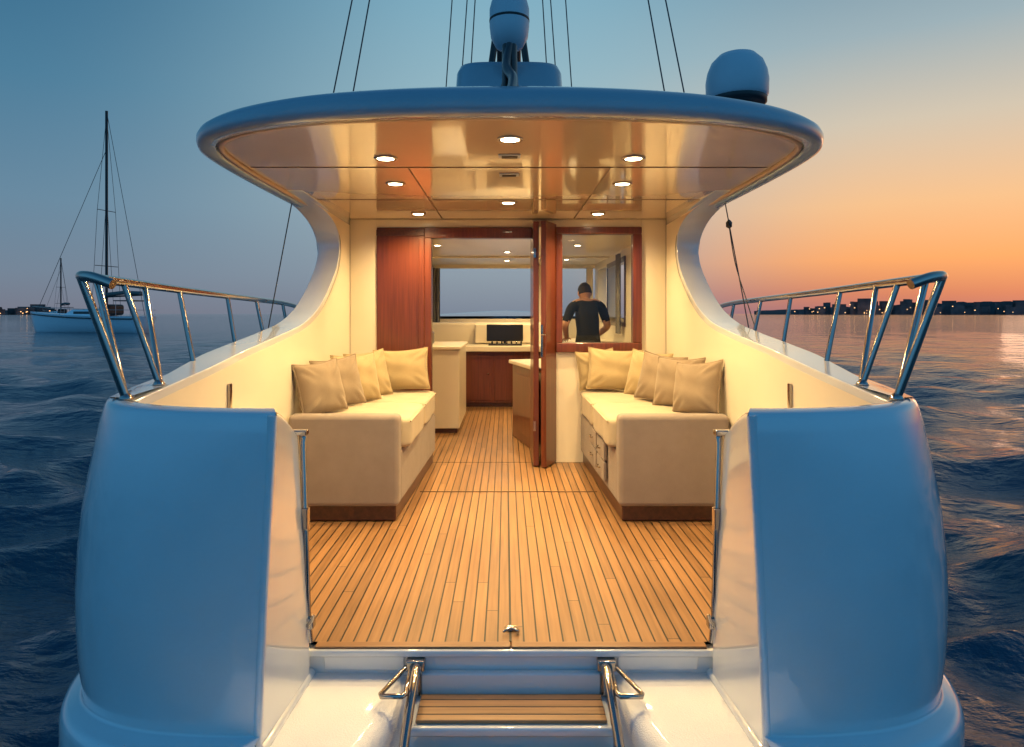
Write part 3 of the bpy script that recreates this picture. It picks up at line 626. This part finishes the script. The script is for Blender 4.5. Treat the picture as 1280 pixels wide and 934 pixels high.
# ---------------------------------------------------------------- sailboats
def sailboat(loc,Lh,mh,rot,dark=1):
    E_=empty('sailboat',loc=loc); E_.rotation_euler=(0,0,rot)
    st=[]; n=24
    for i in range(n+1):
        t=i/n; x=-Lh/2+Lh*t
        w=Lh*.135*(math.sin(min(1,t*1.25+.02)*math.pi/2)**.8)*(1-.25*max(0,t-.7)/.3)
        if i==0: w=.03
        sh=1.95+.6*(1-t)**2; row=[]
        for k in range(9):
            u=-1+2*k/8; row.append((x+(1.3*(1-t)**6)*(1-abs(u)),w*math.copysign(abs(u)**.6,u),-.35+(sh+.35)*abs(u)**2.2))
        st.append(row)
    grid('hull',st,'boathull',E_,cap0=True,cap1=True)
    grid('deck',[[(r_[0][0],r_[0][1],r_[0][2]-.03),(r_[-1][0],r_[-1][1],r_[-1][2]-.03)] for r_ in st],'boathull',E_)
    for k in (0,-1): grid('cove_stripe',[[(r_[k][0],r_[k][1]*1.012,r_[k][2]-.22) for r_ in st],[(r_[k][0],r_[k][1]*1.006,r_[k][2]-.36) for r_ in st]],'dark',E_)
    q=[(-.14*Lh,1.9),(-.06*Lh,2.75),(.18*Lh,2.9),(.22*Lh,1.8)]
    w=.085*Lh; V=[(x,-w*(1 if z<2 else .8),z) for x,z in q]+[(x,w*(1 if z<2 else .8),z) for x,z in q]
    obj('coachroof',V,[(0,1,2,3),(7,6,5,4)]+[(i,(i+1)%4,(i+1)%4+4,i+4) for i in range(4)],'boathull',E_,bevel=.08)
    for sx in (-1,1): box('cabin_window',-.03*Lh,.16*Lh,sx*w*.92-.05,sx*w*.92+.05,2.25,2.55,'black',E_,.02)
    box('spray_hood',.19*Lh,.26*Lh,-w*.9,w*.9,2.1,3.4,'dark',E_,.3,5)
    box('bimini',.31*Lh,.46*Lh,-w,w,3.75,3.87,'dark',E_,.04); 
    for a in (.33,.45):
        for sy in (-1,1): tube('bimini_pole',[(a*Lh,sy*w*.95,1.8),(a*Lh,sy*w*.95,3.8)],.03,'steel',E_)
    mx=.175*Lh
    tube('mast',[(mx,0,1.6),(mx,0,mh)],.16,'dark',E_); tube('boom',[(mx,0,4.3),(mx+.3*Lh,0,4.5)],.1,'dark',E_); tube('furled_sail',[(mx+.2,0,4.6),(mx+.15*Lh,0,4.8),(mx+.29*Lh,0,4.7)],.24,'curtain',E_)
    tube('forestay',[(-Lh/2+.9,0,2.3),(mx-.1,0,mh*.82)],.03,'wire',E_)
    tube('backstay',[(Lh/2,0,1.8),(mx,0,mh)],.03,'wire',E_)
    for sy in (-1,1):
        tube('shroud',[(mx,sy*.13*Lh,1.9),(mx,sy*.08*Lh,mh*.55),(mx,0,mh-.5)],.025,'wire',E_)
        tube('shroud_lower',[(mx-.06*Lh*sy,sy*.13*Lh,1.9),(mx,0,mh*.62)],.025,'wire',E_)
        tube('spreader',[(mx,0,mh*.55),(mx,sy*.08*Lh,mh*.55)],.04,'dark',E_); tube('spreader',[(mx,0,mh*.3),(mx,sy*.1*Lh,mh*.3)],.04,'dark',E_)
        tube('lifeline',[(-Lh/2+.4,sy*.1,3.2),(-Lh*.2,sy*.1*Lh,2.9),(Lh*.1,sy*.125*Lh,2.75),(Lh/2,sy*.1*Lh,2.7)],.025,'steel',E_)
    return E_
sailboat((-51.0,83,-1.05),17,26.7,math.radians(-14))
sailboat((-112,170,-1.05),13,16,math.radians(-30))
# ---------------------------------------------------------------- sky
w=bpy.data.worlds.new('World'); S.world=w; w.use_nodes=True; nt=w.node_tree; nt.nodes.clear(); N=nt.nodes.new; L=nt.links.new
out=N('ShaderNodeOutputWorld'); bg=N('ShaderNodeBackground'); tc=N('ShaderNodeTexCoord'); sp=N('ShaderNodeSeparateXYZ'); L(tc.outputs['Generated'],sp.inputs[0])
def mth(op,a,b=None):
    n=N('ShaderNodeMath'); n.operation=op
    for i,v in enumerate((a,b)):
        if v is None: continue
        if isinstance(v,(int,float)): n.inputs[i].default_value=v
        else: L(v,n.inputs[i])
    return n.outputs[0]
hl=mth('MAXIMUM',mth('SQRT',mth('ADD',mth('MULTIPLY',sp.outputs[0],sp.outputs[0]),mth('MULTIPLY',sp.outputs[1],sp.outputs[1]))),.0001)
u=mth('DIVIDE',sp.outputs[0],hl); vv=mth('DIVIDE',sp.outputs[1],hl)
def ramp(stops):
    r=N('ShaderNodeValToRGB'); L(sp.outputs[2],r.inputs[0]); e=r.color_ramp.elements
    while len(e)<len(stops): e.new(.5)
    for i,(p,c) in enumerate(stops): e[i].position=p; e[i].color=(*lin(c),1)
    return r.outputs[0]
warm=ramp([(0,(170,112,112)),(.025,(206,128,102)),(.07,(248,168,106)),(.14,(244,192,140)),(.24,(210,197,176)),(.34,(155,176,184)),(.45,(108,146,168)),(1,(40,90,130))])
cen=ramp([(0,(124,136,152)),(.06,(140,155,168)),(.16,(158,178,186)),(.30,(150,184,196)),(.42,(128,174,194)),(1,(40,92,140))])
cool=ramp([(0,(118,122,138)),(.05,(114,132,152)),(.14,(102,136,160)),(.28,(74,124,154)),(.42,(52,106,140)),(1,(26,76,122))])
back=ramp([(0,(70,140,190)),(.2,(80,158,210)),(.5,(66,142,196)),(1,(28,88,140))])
def mr(v,a,b_):
    n=N('ShaderNodeMapRange'); n.interpolation_type='SMOOTHSTEP'; L(v,n.inputs[0]); n.inputs[1].default_value=a; n.inputs[2].default_value=b_; return n.outputs[0]
def mix(f,a,b_):
    n=N('ShaderNodeMix'); n.data_type='RGBA'; L(f,n.inputs['Factor']); L(a,n.inputs['A']); L(b_,n.inputs['B']); return n.outputs['Result']
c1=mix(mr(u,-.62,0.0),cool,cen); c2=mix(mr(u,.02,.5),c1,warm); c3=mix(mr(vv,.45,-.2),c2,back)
sky=N('ShaderNodeTexSky'); sky.sky_type='NISHITA'; sky.sun_disc=False; sky.sun_elevation=math.radians(1.0); sky.sun_rotation=math.radians(42)
vm=N('ShaderNodeVectorMath'); vm.operation='SCALE'; L(sky.outputs[0],vm.inputs[0]); vm.inputs['Scale'].default_value=.008
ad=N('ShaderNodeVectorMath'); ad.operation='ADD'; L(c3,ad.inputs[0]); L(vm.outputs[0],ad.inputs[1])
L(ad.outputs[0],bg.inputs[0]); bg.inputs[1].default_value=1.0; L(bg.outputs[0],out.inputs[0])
sl=bpy.data.lights.new('sun','SUN'); sl.energy=.06; sl.angle=math.radians(12); sl.color=(1,.6,.38); so=bpy.data.objects.new('sun',sl); COL.objects.link(so)
dv=Vector((math.sin(math.radians(42)),math.cos(math.radians(42)),math.tan(math.radians(2)))); so.rotation_euler=dv.to_track_quat('Z','Y').to_euler()
# ---------------------------------------------------------------- camera
cd=bpy.data.cameras.new('camera'); cd.lens=24; cd.sensor_width=36; cd.shift_x=8/1280; cd.shift_y=-75/1280; cd.clip_start=.05; cd.clip_end=12000
ca=bpy.data.objects.new('camera',cd); COL.objects.link(ca); ca.location=(-.02,0,1.25); ca.rotation_euler=(math.radians(90),0,0); S.camera=ca
S.view_settings.view_transform='Standard'; S.view_settings.look='None'; S.view_settings.exposure=0
